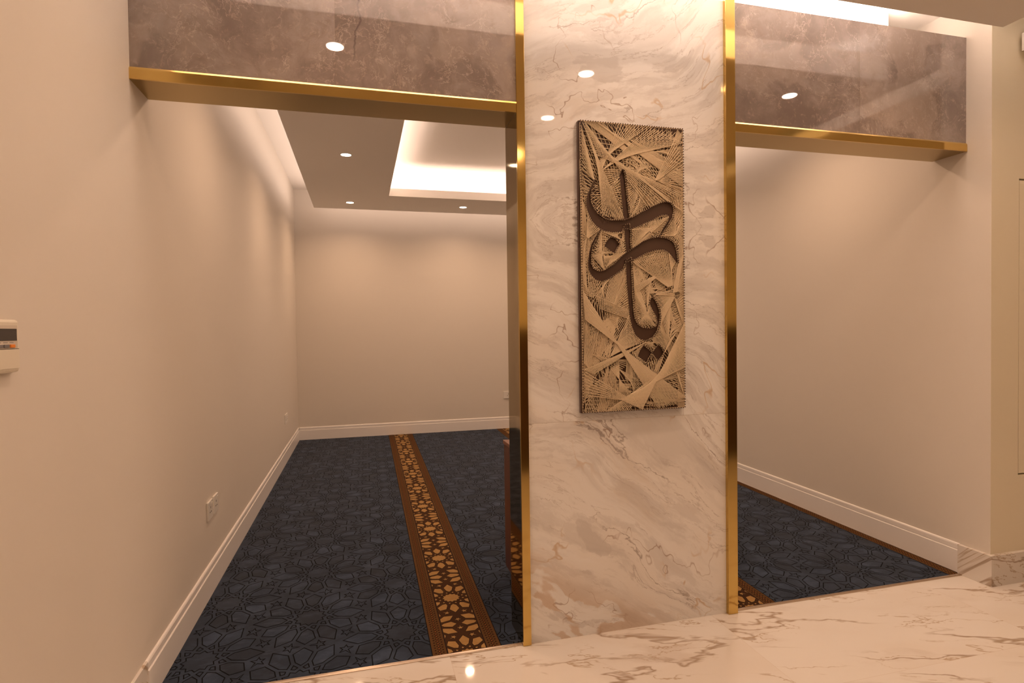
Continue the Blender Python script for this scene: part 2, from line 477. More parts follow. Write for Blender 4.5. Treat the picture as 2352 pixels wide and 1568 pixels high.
# brass trims: front lip and soffit on the lintels, front lip and jamb lining on the pillar
def lintel_trim(x0, x1, name, label):
    b = MB()
    b.sweep([(0, 0), (.009, 0), (.009, .041), (.003, .050), (0, .050)], (x0, 0, ZL), (x1, 0, ZL), (0, -1, 0), k=0)
    b.box(x0, x1, 0., TH, ZL, ZL+.003, 1)
    struct(b.build(name, [M['gold'], M['soffit']]), label, 'trim')
lintel_trim(XL, PX0-.004, 'trim_1', 'brass edge and underside of the lintel over the left opening')
lintel_trim(PX1+.004, XR+.002, 'trim_2', 'brass edge and underside of the lintel over the right opening')
b = MB(); b.box(PX0-.004, PX0+.036, -.014, -.0005, 0.001, ZM, 0); b.box(PX0-.004, PX0-.0005, -.0005, TH, 0.001, ZL, 1)
struct(b.build('trim_3', [M['gold'], M['bronze']], bevel=.0012), 'tall brass strip and jamb lining on the left edge of the marble pillar', 'trim')
b = MB(); b.box(PX1-.052, PX1+.004, -.022, -.0005, 0.001, ZM, 0); b.box(PX1+.0005, PX1+.004, -.0005, TH, 0.001, ZL, 1)
struct(b.build('trim_4', [M['gold'], M['bronze']], bevel=.0012), 'tall brass strip on the right edge of the marble pillar', 'trim')
# metal threshold between stone and carpet
for i, (x0, x1, lab) in enumerate(((XL, PX0-.005, 'thin metal threshold strip between carpet and marble at the left opening'), (PX1+.005, XR+.003, 'thin metal threshold strip between carpet and marble at the right opening'))):
    b = MB(); b.sweep([(0, -.01), (.022, -.01), (.022, .002), (.017, .006), (.006, .006), (0, .003)], (x0, 0, 0), (x1, 0, 0), (0, 1, 0))
    struct(b.build('trim_%d' % (5+i), M['steel']), lab, 'trim')

# ------------------------------------------------------------------ skirting boards
HB = .179
PROF = [(0, 0), (.015, 0), (.015, HB-.043), (.0125, HB-.040), (.0085, HB-.040), (.0085, HB-.036), (.011, HB-.034), (.011, HB-.010), (.008, HB-.003), (.004, HB), (0, HB)]
b = MB(); b.sweep(PROF, (XL, .001, 0), (XL, YB, 0), (1, 0, 0))
struct(b.build('baseboard_left', M['skirting']), 'white moulded baseboard along the left wall of the carpeted room', 'baseboard')
b = MB(); b.sweep(PROF, (XL+.016, YB, 0), (wall_x(YB)-.016, YB, 0), (0, -1, 0))
struct(b.build('baseboard_back', M['skirting']), 'white moulded baseboard under the far wall', 'baseboard')
b = MB(); b.sweep([(o*.8, h) for o, h in PROF], (wall_x(.03), .03, 0), (wall_x(YB), YB, 0), (-1, 0, 0))
struct(b.build('baseboard_right', M['skirting']), 'white moulded baseboard along the right wall', 'baseboard')
ST = [(0, .0005), (.010, .0005), (.010, HB-.004), (.007, HB), (0, HB)]
b = MB(); b.sweep(ST, (XL, YH, 0), (XL, 0, 0), (1, 0, 0))
struct(b.build('baseboard_hall_left', M['base_stone']), 'marble skirting tile at the foot of the left wall in the hall', 'baseboard')
ST2 = [(0, .0005), (.020, .0005), (.020, HB-.002), (.018, HB), (0, HB)]
b = MB(); b.sweep(ST2, (XR+.001, YS-.0204, 0), (XR+.001, .028, 0), (-1, 0, 0)); b.sweep(ST2, (XR+.0012, YS-.0006, 0), (XH, YS-.0006, 0), (0, -1, 0))
struct(b.build('baseboard_hall_right', M['base_stone']), 'tall veined marble skirting wrapping the outer corner on the right', 'baseboard')

# ------------------------------------------------------------------ ceilings
b = MB(); b.box(XL, wall_x(YB), TH, YB, ZC, ZC+.1)
struct(b.build('ceiling', M['ceiling']), 'upper ceiling of the carpeted room glowing above the dropped panel', 'ceiling')
b = MB()
def ring(x0, x1, y0, y1, X0, X1, Y0, Y1, z0, z1):   # inner rectangle x0.., outer X0..
    b.box(X0, x0, Y0, Y1, z0, z1); b.box(x1, X1, Y0, Y1, z0, z1); b.box(x0, x1, Y0, y0, z0, z1); b.box(x0, x1, y1, Y1, z0, z1)
ring(HX0, HX1, HY0, HY1, QX0, QX1, QY0, QY1, ZP, ZP+.03)
ring(HX0, HX1, HY0, HY1, HX0-.02, HX1+.02, HY0-.02, HY1+.02, ZP+.03, ZP+.097)
ring(HX0-.2, HX1+.2, HY0-.2, HY1+.2, HX0-.25, HX1+.25, HY0-.25, HY1+.25, ZP+.03, ZC)
struct(b.build('ceiling_panel', M['ceiling']), 'dropped ceiling panel of the carpeted room with a glowing rectangular coffer', 'ceiling')
b = MB()
b.box(-.85, 2.99, YH+.3, -.335, ZF, ZF+.03); b.box(-.85, 2.99, -.350, -.335, ZF+.03, 3.21); b.box(2.975, 2.99, YH+.3, -.350, ZF+.03, 3.21)
b.box(-.85, -.835, YH+.3, -.350, ZF+.03, 3.21)
struct(b.build('ceiling_panel_hall', M['ceiling']), 'dropped flat ceiling panel of the hall whose corner shows at upper right', 'ceiling')
b = MB(); b.box(3.38, XH, YH, YS-.02, ZF, ZF+.1)
struct(b.build('ceiling_side_panel', M['ceiling']), 'dropped ceiling strip at the right side of the hall', 'ceiling')
b = MB()
b.box(XL, XH, YH, .186, ZH, ZH+.06); b.box(2.82, wall_x(.4), .186, .40, ZH, ZH+.06); b.box(2.82, wall_x(.4), .40, .42, ZM+.02, ZC)
struct(b.build('ceiling_hall', M['ceiling']), 'brightly lit upper ceiling of the hall above the stone lintels', 'ceiling')
# slot diffuser high on the lit strip of wall
t = thing('air_diffuser', (.9, .186, 3.345), 'white linear air slot on the glowing wall above the right lintel', 'air vent')
b = MB(); b.box(-.9, 2.70, .178, .186, 3.318, 3.325); b.box(-.9, 2.70, .178, .186, 3.363, 3.370); b.box(2.693, 2.70, .178, .186, 3.325, 3.363); b.box(-.9, -.893, .178, .186, 3.325, 3.363)
b.build('frame', M['plastic'], t)
b = MB(); b.box(-.89, 2.69, .181, .184, 3.341, 3.346)
b.build('blade', M['plastic'], t)

# ------------------------------------------------------------------ downlights
def lamp_disc(loc, power):
    ld = bpy.data.lights.new('downlight_lamp', 'AREA')
    ld.shape = 'DISK'; ld.size = .088; ld.spread = math.radians(148)
    ld.energy = power; ld.color = WARM
    o = bpy.data.objects.new('downlight_lamp', ld); o.location = loc
    COL.objects.link(o)
def make_downlight(x, y, z, label, group):
    t = thing('downlight', (x, y, z), label, 'ceiling light', group)
    b = MB(); b.lathe([(.046, .004), (.047, -.004), (.053, -.005), (.057, -.002), (.057, .002)], (x, y, z), 40)
    b.build('trim_ring', M['trimring'], t, smooth=True)
    b = MB(); b.lathe([(.0001, -.002), (.030, -.0022), (.046, -.001)], (x, y, z), 40)
    b.build('lens', M['lens'], t, smooth=True)
    return t
G1 = 'downlights in the dropped ceiling of the carpeted room'
G2 = 'downlights in the hall ceiling'
inner = [(-.39, 3.03, 'lit round downlight nearest the opening, left of the glowing coffer'),
         (-.39, 5.08, 'lit round downlight at the far left corner of the dropped ceiling'),
         (1.08, 5.08, 'lit round downlight behind the glowing coffer near the far wall'),
         (2.47, 5.08, 'lit round downlight at the far right corner of the dropped ceiling'),
         (2.47, 3.03, 'lit round downlight right of the glowing coffer'),
         (-.39, 1.00, 'lit round downlight above the left opening inside the carpeted room'),
         (2.47, 1.00, 'lit round downlight above the right opening inside the carpeted room')]
hall = [(-.393, -.66, 'hall downlight mirrored in the left brown lintel'),
        (1.06, -.66, 'hall downlight mirrored higher on the marble pillar'),
        (2.52, -.66, 'hall downlight mirrored in the right brown lintel'),
        (1.06, -1.40, 'hall downlight mirrored lower on the marble pillar'),
        (-.393, -2.1, 'hall downlight over the left side behind the viewer'),
        (2.52, -2.1, 'hall downlight over the right side behind the viewer'),
        (1.06, -2.3, 'added hall downlight over the middle, out of view, brightening the floor'),  # extra lamp added so floor bounce lifts the dropped panel
        (4.4, -.7, 'added hall downlight at far right, out of view, brightening the hall wall')]  # added lamp, placed outside the lintel's reflection to brighten the yellowish wall
src = None
P_IN, P_OUT = 8.9, 5.0
for lst, z, g, p in ((inner, ZP, G1, P_IN), (hall, ZF, G2, P_OUT)):
    for x, y, lab in lst:
        if src is None: src = make_downlight(x, y, z, lab, g)
        else:
            c = copy_thing(src, (x, y, z), lab); c['group'] = g
        lamp_disc((x, y, z-.007), p)

# ------------------------------------------------------------------ wall-to-wall carpet
def fan(u, y): return u*(1+.008*y) + .012*y
CY0, CY1 = .022, YB
carpet = thing('carpet', (1., 3., 0), 'dark navy wool carpet with interlaced star pattern and amber ornamental bands', 'carpet')
def poly_area(p): return sum(p[i-1][0]*p[i][1]-p[i][0]*p[i-1][1] for i in range(len(p)))/2
def inset(p, d):
    if poly_area(p) < 0: p = p[::-1]
    out = []
    n = len(p)
    for i in range(n):
        a, q, c = Vector(p[i-1]), Vector(p[i]), Vector(p[(i+1) % n])
        e1, e2 = (q-a).normalized(), (c-q).normalized()
        n1, n2 = Vector((-e1.y, e1.x)), Vector((-e2.y, e2.x))
        h = n1+n2
        L = max(h.length, .35)
        out.append(tuple(q + h/L*(d/max(L/2, .45))))
    return p, out
def inside_room(p):
    return all(CY0+.002 < y < CY1-.02 and XL+.016 < fan(u, y) < wall_x(y)-.013 for u, y in p)
def chop(p):
    # clip a polygon to the near and far edges of the carpet
    for lim, s in ((CY0+.001, 1), (CY1-.016, -1)):
        q = []
        for i in range(len(p)):
            a, c = p[i-1], p[i]
            ia, ic = s*(a[1]-lim) >= 0, s*(c[1]-lim) >= 0
            if ia != ic:
                t_ = (lim-a[1])/(c[1]-a[1]); q.append((a[0]+t_*(c[0]-a[0]), lim))
            if ic: q.append(c)
        p = q
        if len(p) < 3: return []
    return p
def put_poly(b, p, z, k):
    p = chop(p)
    if len(p) < 3: return
    if any(fan(u, y) > wall_x(y)-.012 or fan(u, y) < XL+.0 for u, y in p): return
    b.poly([(fan(u, y), y, z) for u, y in p], k)
def put_outline(b, p, w, z, k):
    p, q = inset(p, w)
    n = len(p)
    for i in range(n):
        j = (i+1) % n
        put_poly(b, [p[i], p[j], q[j], q[i]], z, k)
Z0, Z1, Z2, Z3 = .0015, .0021, .0027, .0033
b = MB()
b.hexa([(XL+.002, CY0, -.012), (wall_x(CY0)-.002, CY0, -.012), (wall_x(CY1)-.002, CY1, -.012), (XL+.002, CY1, -.012)],
       [(XL+.002, CY0, Z0), (wall_x(CY0)-.002, CY0, Z0), (wall_x(CY1)-.002, CY1, Z0), (XL+.002, CY1, Z0)], 0)
pol = lambda r, a: (r*math.cos(math.radians(a)), r*math.sin(math.radians(a)))
def rosette():
    # twelve-pointed star, ring of kites, twelve petals and the five-pointed stars between neighbours;
    # every cell is drawn to the middle of the straps that divide it from the next one
    cells = [('star', [pol(.108 if i % 2 == 0 else .086, 15*i) for i in range(24)])]
    for k in range(12):
        a = 30*k
        cells.append(('kite', [pol(.086, a+15), pol(.108, a+30), pol(.152, a+15), pol(.108, a)]))
        tip = .287 if k % 2 == 1 else .322
        cells.append(('petal', [pol(.108, a), pol(.152, a+15), pol(.236, a+15), pol(tip, a), pol(.236, a-15), pol(.152, a-15)]))
    for ang in (30, 90, 150):
        for s_ in (-1, 1):
            c0, l0 = .2872, .076
            tips = [(0, -.074), (.060, -.013), (.029, .046), (-.029, .046), (-.060, -.013)]
            p = []
            for i in range(5):
                p.append(tips[i])
                q = tips[(i+1) % 5]
                mx, my = (tips[i][0]+q[0])/2, (tips[i][1]+q[1])/2
                f = .027/max(1e-6, math.hypot(mx, my))
                p.append((mx*f, my*f))
            ca, sa = math.cos(math.radians(ang)), math.sin(math.radians(ang))
            cells.append(('spark', [((c0+x)*ca-(l0+y)*s_*sa, (c0+x)*sa+(l0+y)*s_*ca) for x, y in p]))
    return cells
ROS = rosette()
LX, LY = .4527, .5745
SX = LX/(LY*math.cos(math.radians(30)))
rc = random.Random(3)
HS = {'star': .0105, 'kite': .0062, 'petal': .0078, 'spark': .0068}
for cx in range(-2, 9):
    for cy in range(-1, 12):
        u0 = -.575 + cx*LX
        v0 = .567 + cy*LY + (LY/2 if cx % 2 else 0.)
        if not (-1.5 < u0 < 3.7 and -.4 < v0 < 6.3): continue
        for kind, c in ROS:
            _, p = inset([(u0+SX*x, v0+y) for x, y in c], HS[kind])
            tone = rc.choice((0, 0, 2, 2, 3)) if kind == 'petal' else rc.choice((0, 0, 3))
            if tone: put_poly(b, p, Z1, tone)
            put_outline(b, p, .0050, Z1+.0003, 1)
b.build('pile', [M['carpet'], M['outline'], M['carpet_light'], M['carpet_dark']], carpet, fix=False)

def side_clip(p, x0, x1):
    for lim, s in ((x0, 1), (x1, -1)):
        q = []
        for i in range(len(p)):
            a, c = p[i-1], p[i]
            ia, ic = s*(a[0]-lim) >= 0, s*(c[0]-lim) >= 0
            if ia != ic:
                t_ = (lim-a[0])/(c[0]-a[0]); q.append((lim, a[1]+t_*(c[1]-a[1])))
            if ic: q.append(c)
        p = q
        if len(p) < 3: return []
    return p
def band(u0, label):
    W_ = .322
    b = MB()
    yy = [CY0+.001 + i*(CY1-.017-CY0-.001)/12 for i in range(13)]
    def strip(a, c, z, k):
        for i in range(12):
            y0, y1 = yy[i], yy[i+1]
            q = [(min(fan(a, y0), wall_x(y0)-.012), y0, z), (min(fan(c, y0), wall_x(y0)-.012), y0, z), (min(fan(c, y1), wall_x(y1)-.012), y1, z), (min(fan(a, y1), wall_x(y1)-.012), y1, z)]
            if q[1][0]-q[0][0] > .001 and q[2][0]-q[3][0] > .001: b.poly(q, k)
    strip(u0-.004, u0+W_+.004, Z1+.0002, 3)
    strip(u0, u0+.066, Z2, 0); strip(u0+.0695, u0+W_-.0695, Z2, 5); strip(u0+W_-.066, u0+W_, Z2, 0)
    n = 0
    y = .03
    while y < 5.88:
        for cu in (u0+.034, u0+W_-.034):
            put_poly(b, [(cu-.011, y), (cu, y-.011), (cu+.011, y), (cu, y+.011)], Z3, 1)
            put_poly(b, [(cu-.0055, y), (cu, y-.0055), (cu+.0055, y), (cu, y+.0055)], Z3+.0005, 4)
            for s_ in (-1, 1):
                put_poly(b, [(cu+s_*.018, y+.011-.006), (cu+s_*.018+.005, y+.011), (cu+s_*.018, y+.011+.006), (cu+s_*.018-.005, y+.011)], Z3, 1)
        y += .0225
    uc = u0+W_/2
    H = .0885
    PER = .5825                       # along the band two stars are one long diagonal of the pattern apart
    sc = PER/math.sqrt(3)/.5745
    for k in range(-1, 11):
        for half in (0, 1):
            for side in ((0,) if half == 0 else (-1, 1)):
                u_, v_ = uc+side*PER/math.sqrt(3)/2, .574+k*PER+half*PER/2
                for kind, c in ROS:
                    p = [(u_-y*sc, v_+x*sc) for x, y in c]
                    if all(abs(x-uc) > H for x, y in p): continue
                    _, p = inset(p, {'star': .0062, 'kite': .0046, 'petal': .0066, 'spark': .0052}[kind])
                    q = side_clip(p, uc-H, uc+H)
                    if q: put_poly(b, q, Z3, 1)
                    _, p = inset(p, .0028)
                    q = side_clip(p, uc-H, uc+H)
                    if q: put_poly(b, q, Z3+.0005, 2)
    o = b.build('ornamental_band', [M['brown_wool'], M['choc_wool'], M['amber_wool'], M['outline'], M['rust_wool'], M['strap_wool']], carpet, fix=False)
    o['label'] = label
band(.010, 'amber and brown ornamental band down the left opening')
band(1.546, 'amber and brown ornamental band behind the pillar')
band(3.098, 'amber and brown ornamental band against the right wall')

# ------------------------------------------------------------------ cabinet behind the pillar
CX0, CX1, CYa, CYb, CH = .545, 1.50, .215, .80, .83
cab = thing('cabinet', ((CX0+CX1)/2, (CYa+CYb)/2, 0), 'low red-brown wooden cabinet standing behind the marble pillar', 'cabinet')
b = MB(); b.box(CX0+.004, CX1-.004, CYa, CYb-.02, .06, CH-.022); b.build('body', M['wood'], cab, bevel=.002)
b = MB(); b.box(CX0+.03, CX1-.03, CYa+.01, CYb-.05, .004, .06); b.build('plinth', M['wood'], cab)
b = MB(); b.box(CX0, CX1, CYa, CYb, CH-.022, CH); tag(b.build('top', M['wood_top'], cab, bevel=.002), 'lighter brown wooden top')
for s in (0, 1):
    x0 = CX0+.006+s*(CX1-CX0)/2
    b = MB(); b.box(x0, x0+(CX1-CX0)/2-.012, CYb-.02, CYb-.003, .066, CH-.028)
    dr = b.build('door', M['wood'], cab, bevel=.0015)
    xk = x0+.04 if s else x0+(CX1-CX0)/2-.052
    b = MB(); b.lathe([(.0001, .022), (.011, .020), (.012, .012), (.006, .006), (.006, 0)], (xk, CYb-.003, .55), 16, axis='y')
    b.build('knob', M['nail'], dr, smooth=True)

# ------------------------------------------------------------------ power outlets
def outlet(loc, w, h, n, axis, label, group):
    # plate lies on a wall; axis 'x' = on the left wall facing +x, axis '-y' = on the back wall facing -y
    t = thing('power_outlet', loc, label, 'power outlet', group)
    def P(a, o_, z):      # a along the wall, o_ off the wall
        return (loc[0]+o_, loc[1]+a, loc[2]+z) if axis == 'x' else (loc[0]+a, loc[1]-o_, loc[2]+z)
    def bx(b, a0, a1, o0, o1, z0, z1):
        b.hexa([P(a0, o0, z0), P(a1, o0, z0), P(a1, o1, z0), P(a0, o1, z0)], [P(a0, o0, z1), P(a1, o0, z1), P(a1, o1, z1), P(a0, o1, z1)])
    b = MB(); bx(b, -w/2, w/2, 0, .011, -h/2, h/2); b.build('faceplate', M['plastic'], t, bevel=.003)
    for i in range(n):
        c = (i-(n-1)/2)*w/n
        for da, dz, ww, hh in ((0, .014, .007, .012), (-.013, -.012, .012, .006), (.013, -.012, .012, .006)):
            b = MB(); bx(b, c+da-ww/2, c+da+ww/2, .0105, .0116, dz-hh/2, dz+hh/2); b.build('pin_hole', M['dark'], t)
        b = MB(); bx(b, c+w/n*.18, c+w/n*.36, .0105, .0135, h*.20, h*.36); b.build('switch', M['plastic'], t, bevel=.001)
    return t
outlet((XL, 1.036, .485), .108, .106, 1, 'x', 'nearer plate of the pair of white outlets low on the left wall', 'outlet plates on the left wall')
outlet((XL, 1.168, .485), .108, .106, 1, 'x', 'farther plate of the pair of white outlets low on the left wall', 'outlet plates on the left wall')
outlet((XL, 4.56, .503), .22, .106, 2, 'x', 'single white outlet plate far down the left wall near the back corner', 'outlet plates on the left wall')
outlet((1.885, YB, .512), .152, .110, 1, '-y', 'white outlet on the far wall, half hidden by the pillar jamb', None)

# ------------------------------------------------------------------ thermostat
th = thing('thermostat', (XL, -.925, 1.477), 'cream wall controller with dark screen and orange button at the left edge', 'thermostat')
ya, yb, za, zb = -.995, -.856, 1.410, 1.5435
b = MB(); b.box(XL, XL+.020, ya, yb, za, zb); b.build('body', M['plastic_cream'], th, bevel=.007)
b = MB(); b.box(XL+.019, XL+.0205, ya+.009, -.8655, 1.4702, 1.5295); b.build('bezel', plain('bezel_plastic', (.62, .55, .46), .35), th, bevel=.0005)
b = MB(); b.box(XL+.0204, XL+.0212, ya+.015, -.870, 1.4905, 1.5205); b.build('screen', M['screen'], th)
for y0, y1, mm, lab in ((-.9010, -.8810, 'orange_button', 'orange push button'), (-.9270, -.9055, 'grey_button', None), (-.9530, -.9320, 'grey_button', None), (-.9790, -.9580, 'grey_button', None)):
    b = MB(); b.box(XL+.0204, XL+.0235, y0, y1, 1.4730, 1.4812); o = b.build('button', M[mm], th, bevel=.001)
    if lab: o['label'] = lab
b = MB(); b.box(XL+.0200, XL+.0214, ya+.004, yb-.004, za+.010, 1.4690); b.build('flap', M['plastic_cream'], th, bevel=.0008)
b = MB(); b.box(XL+.0200, XL+.0206, ya+.004, yb-.004, 1.4690, 1.4702); b.build('flap_gap', M['dark'], th)
b = MB()
for y0, y1 in ((-.901, -.884), (-.927, -.909), (-.953, -.936)):
    b.box(XL+.0204, XL+.0207, y0, y1, 1.4848, 1.4868)
b.build('button_caption', M['ink'], th)

ART = {"S":[[[219,226],[208,251],[215,329],[223,408],[228,465],[261,456],[253,392],[245,318],[238,249],[230,225]],[[76,283],[59,314],[39,354],[32,403],[40,436],[59,475],[85,503],[123,523],[166,529],[220,525],[226,509],[269,509],[330,483],[386,460],[431,436],[459,432],[475,441],[471,462],[448,493],[417,542],[442,519],[471,482],[496,446],[504,415],[502,390],[488,373],[465,369],[431,375],[386,395],[330,423],[275,453],[231,467],[166,470],[128,462],[96,441],[75,415],[62,387],[58,353],[65,318],[81,288]],[[230,492],[261,482],[266,525],[264,575],[269,607],[242,623],[236,576],[233,527]],[[104,519],[80,552],[58,587],[45,631],[38,681],[41,710],[53,736],[79,760],[111,766],[149,753],[187,728],[225,703],[236,676],[269,660],[302,649],[341,628],[397,609],[442,606],[471,619],[494,644],[514,669],[524,669],[519,618],[511,582],[494,562],[465,549],[420,545],[375,551],[330,568],[275,605],[242,623],[214,646],[176,682],[122,714],[95,717],[69,706],[57,680],[57,646],[64,601],[85,562]],[[160,549],[187,559],[208,585],[193,602],[179,630],[155,618],[125,595],[139,570]],[[237,661],[269,645],[270,716],[274,816],[277,891],[285,947],[302,977],[330,992],[369,995],[397,987],[407,967],[400,936],[380,906],[365,876],[369,851],[380,838],[403,865],[417,901],[423,936],[417,977],[403,1013],[380,1041],[347,1055],[313,1050],[285,1027],[269,992],[258,947],[250,867],[241,767],[238,677]],[[330,1077],[310,1103],[297,1131],[324,1151],[345,1165],[358,1142],[377,1114],[352,1094]],[[411,1076],[389,1099],[376,1117],[392,1140],[411,1155],[434,1130],[443,1115],[426,1089]]],"F":[[23,6,60,151,358,402,554,331,24,5],[248,214,275,227,476,376,554,418,12,5],[16,16,84,161,225,461,117,455,20,6],[207,4,364,7,113,237,102,189,18,4],[375,7,556,72,113,237,220,166,28,4],[510,60,555,158,397,269,411,268,14,5],[411,268,403,264,555,179,555,321,16,3],[87,4,177,52,554,290,553,219,20,3],[29,4,124,4,386,230,275,143,20,2],[270,79,308,91,554,255,553,189,14,3],[358,132,442,116,553,98,553,169,16,2],[10,27,10,229,73,271,78,283,20,4],[10,234,13,375,75,283,39,368,16,3],[75,303,112,455,150,328,166,362,22,3],[59,353,101,448,198,340,150,323,14,2],[207,261,222,438,147,328,161,362,22,4],[220,225,199,281,97,233,150,318,16,3],[97,175,199,173,113,286,215,231,14,2],[238,239,257,449,297,275,308,334,26,4],[264,453,397,390,341,337,269,272,22,3],[242,239,253,337,386,200,341,163,14,2],[253,357,264,446,420,248,471,315,18,2],[286,276,386,240,325,194,231,180,12,2],[275,425,442,367,442,267,341,243,18,1],[553,189,554,336,431,368,308,205,20,1],[476,366,554,428,420,288,554,341,14,3],[6,380,27,437,11,584,38,446,14,2],[40,436,104,514,32,554,38,563,18,4],[8,535,13,671,38,558,32,568,16,3],[40,553,101,519,41,680,43,631,12,2],[14,584,21,730,42,641,42,710,14,1],[270,511,383,466,375,519,358,504,18,3],[383,466,472,444,363,512,375,526,16,4],[472,447,420,537,363,507,380,516,16,3],[269,515,270,602,380,503,363,517,20,4],[275,600,414,542,375,516,358,522,18,3],[502,420,425,537,514,529,499,537,20,4],[554,433,554,581,511,526,491,530,22,3],[505,415,554,474,499,445,505,529,14,2],[434,539,511,572,494,524,528,531,14,3],[554,458,540,668,516,529,522,669,18,3],[528,531,554,555,525,669,543,668,8,5],[109,522,58,641,112,649,122,629,22,3],[58,646,122,713,133,629,106,625,26,4],[127,713,242,626,117,624,122,654,26,3],[109,522,225,527,112,639,155,549,16,2],[112,526,228,522,231,571,176,544,18,4],[231,527,236,623,209,582,182,637,16,3],[125,595,179,630,101,669,122,629,16,2],[225,542,237,621,133,698,176,667,14,4],[125,597,155,552,74,631,107,531,12,3],[275,670,471,619,465,792,491,784,30,4],[471,619,511,664,494,781,477,721,14,3],[275,670,274,745,420,621,471,660,18,1],[275,676,280,791,352,765,330,906,20,1],[277,666,286,681,454,778,491,798,14,3],[525,669,554,627,491,817,514,817,14,5],[554,721,554,828,494,824,505,803,18,3],[522,660,554,721,488,803,511,762,12,2],[494,803,505,834,386,833,403,830,8,5],[383,840,423,906,494,819,500,829,20,4],[423,906,414,992,491,834,500,844,20,4],[500,839,511,875,555,905,555,988,14,3],[500,834,485,814,431,947,468,1059,20,3],[554,828,555,967,505,865,511,988,18,1],[494,947,526,988,471,1059,477,1018,10,3],[277,716,281,816,347,906,324,881,22,3],[280,826,299,972,349,916,341,932,24,4],[299,972,400,987,344,926,358,937,22,4],[403,967,369,871,341,932,352,916,20,3],[288,786,299,816,389,737,400,746,12,4],[389,739,369,765,341,790,352,906,16,3],[347,790,347,826,403,825,465,814,12,3],[363,755,471,814,386,835,352,790,16,1],[280,706,358,735,324,846,285,766,14,1],[7,812,16,947,403,1389,555,1342,42,6],[42,726,111,769,39,819,63,846,14,4],[111,769,154,753,122,868,63,843,12,3],[154,756,237,697,119,878,165,887,20,3],[241,732,251,877,176,857,159,917,20,3],[8,722,7,820,39,814,58,844,14,3],[68,834,100,897,250,907,250,947,14,4],[133,774,90,819,154,947,57,878,14,2],[252,932,330,1058,148,1131,197,1107,30,4],[176,907,252,927,197,1007,154,947,16,2],[25,976,89,996,11,1158,36,1184,16,4],[12,947,25,1035,78,1115,31,986,10,2],[73,1006,153,1116,57,1115,137,1146,14,2],[14,1190,56,1214,224,1110,341,1063,14,5],[14,1200,14,1311,232,1330,213,1342,13,7],[11,1391,126,1393,72,1254,197,1147,22,3],[126,1393,197,1390,153,1186,175,1196,14,2],[153,1191,197,1167,263,1319,197,1332,18,3],[186,1187,263,1259,330,1266,274,1310,16,3],[241,1137,274,1168,230,1243,263,1254,12,3],[269,1098,318,1159,246,1233,296,1250,14,4],[57,1115,153,1146,197,1207,274,1148,16,2],[84,1016,197,1027,153,1146,121,1116,16,1],[6,1114,14,1193,121,1215,83,1145,16,1],[14,1213,19,1361,121,1325,153,1226,18,1],[56,1390,218,1391,274,1269,175,1256,22,1],[555,967,555,1189,313,1393,197,1340,44,7],[241,1324,363,1246,126,1394,241,1394,18,6],[555,1189,555,1236,386,1262,443,1253,10,3],[500,1193,535,1240,555,1349,512,1198,10,4],[420,1253,506,1214,555,1308,555,1236,14,2],[341,1332,397,1252,555,1360,431,1392,22,4],[330,1362,386,1385,420,1365,386,1344,6,3],[330,1261,420,1263,363,1389,555,1381,18,1],[346,1164,409,1150,341,1190,397,1211,12,4],[414,1150,443,1120,375,1226,403,1232,10,3],[299,1138,346,1164,269,1108,307,1169,12,3],[330,1076,363,1058,268,1118,296,1128,10,2],[369,1048,420,992,443,1100,471,1049,22,4],[335,1063,375,1094,408,1069,386,1038,12,3],[443,1115,437,1130,477,1049,511,1018,10,3],[465,1059,511,988,555,947,555,1050,18,2]]}

# ------------------------------------------------------------------ string art panel
AX0, AX1, AZ0, AZ1, AT = .7345, 1.2925, 1.0955, 2.4975, .024
AW, AH = AX1-AX0, AZ1-AZ0
art = thing('string_art_panel', ((AX0+AX1)/2, 0, AZ0), 'tall brown board of tan string art with dark calligraphy strokes on the marble pillar', 'wall art')
b = MB(); b.box(AX0, AX1, -AT, -.001, AZ0, AZ1)
tag(b.build('board', M['board'], art, bevel=.0015), 'dark brown backing board showing as the calligraphy')
def A(u, v, o_): return (AX0+u/560*AW, -AT-o_, AZ1-v/1400*AH)
STROKES = ART['S']
def clip_out(p, q):
    # pieces of the segment p-q lying outside every calligraphy stroke
    ts = [0., 1.]
    for s in STROKES:
        for i in range(len(s)):
            (x1, y1), (x2, y2) = s[i-1], s[i]
            dx, dy, ex, ey = q[0]-p[0], q[1]-p[1], x2-x1, y2-y1
            den = dx*ey-dy*ex
            if abs(den) < 1e-9: continue
            t_ = ((x1-p[0])*ey-(y1-p[1])*ex)/den
            s_ = ((x1-p[0])*dy-(y1-p[1])*dx)/den
            if 0 < t_ < 1 and 0 <= s_ <= 1: ts.append(t_)
    ts.sort()
    out = []
    for a, c in zip(ts, ts[1:]):
        if c-a < 1e-4: continue
        mx, my = p[0]+(q[0]-p[0])*(a+c)/2, p[1]+(q[1]-p[1])*(a+c)/2
        if not any(in_poly(mx, my, s) for s in STROKES):
            out.append(((p[0]+(q[0]-p[0])*a, p[1]+(q[1]-p[1])*a), (p[0]+(q[0]-p[0])*c, p[1]+(q[1]-p[1])*c)))
    return out
def in_poly(x, y, s):
    r = False
    for i in range(len(s)):
        (x1, y1), (x2, y2) = s[i-1], s[i]
        if (y1 > y) != (y2 > y) and x < (x2-x1)*(y-y1)/(y2-y1)+x1: r = not r
    return r
rnd = random.Random(7)
b = MB()
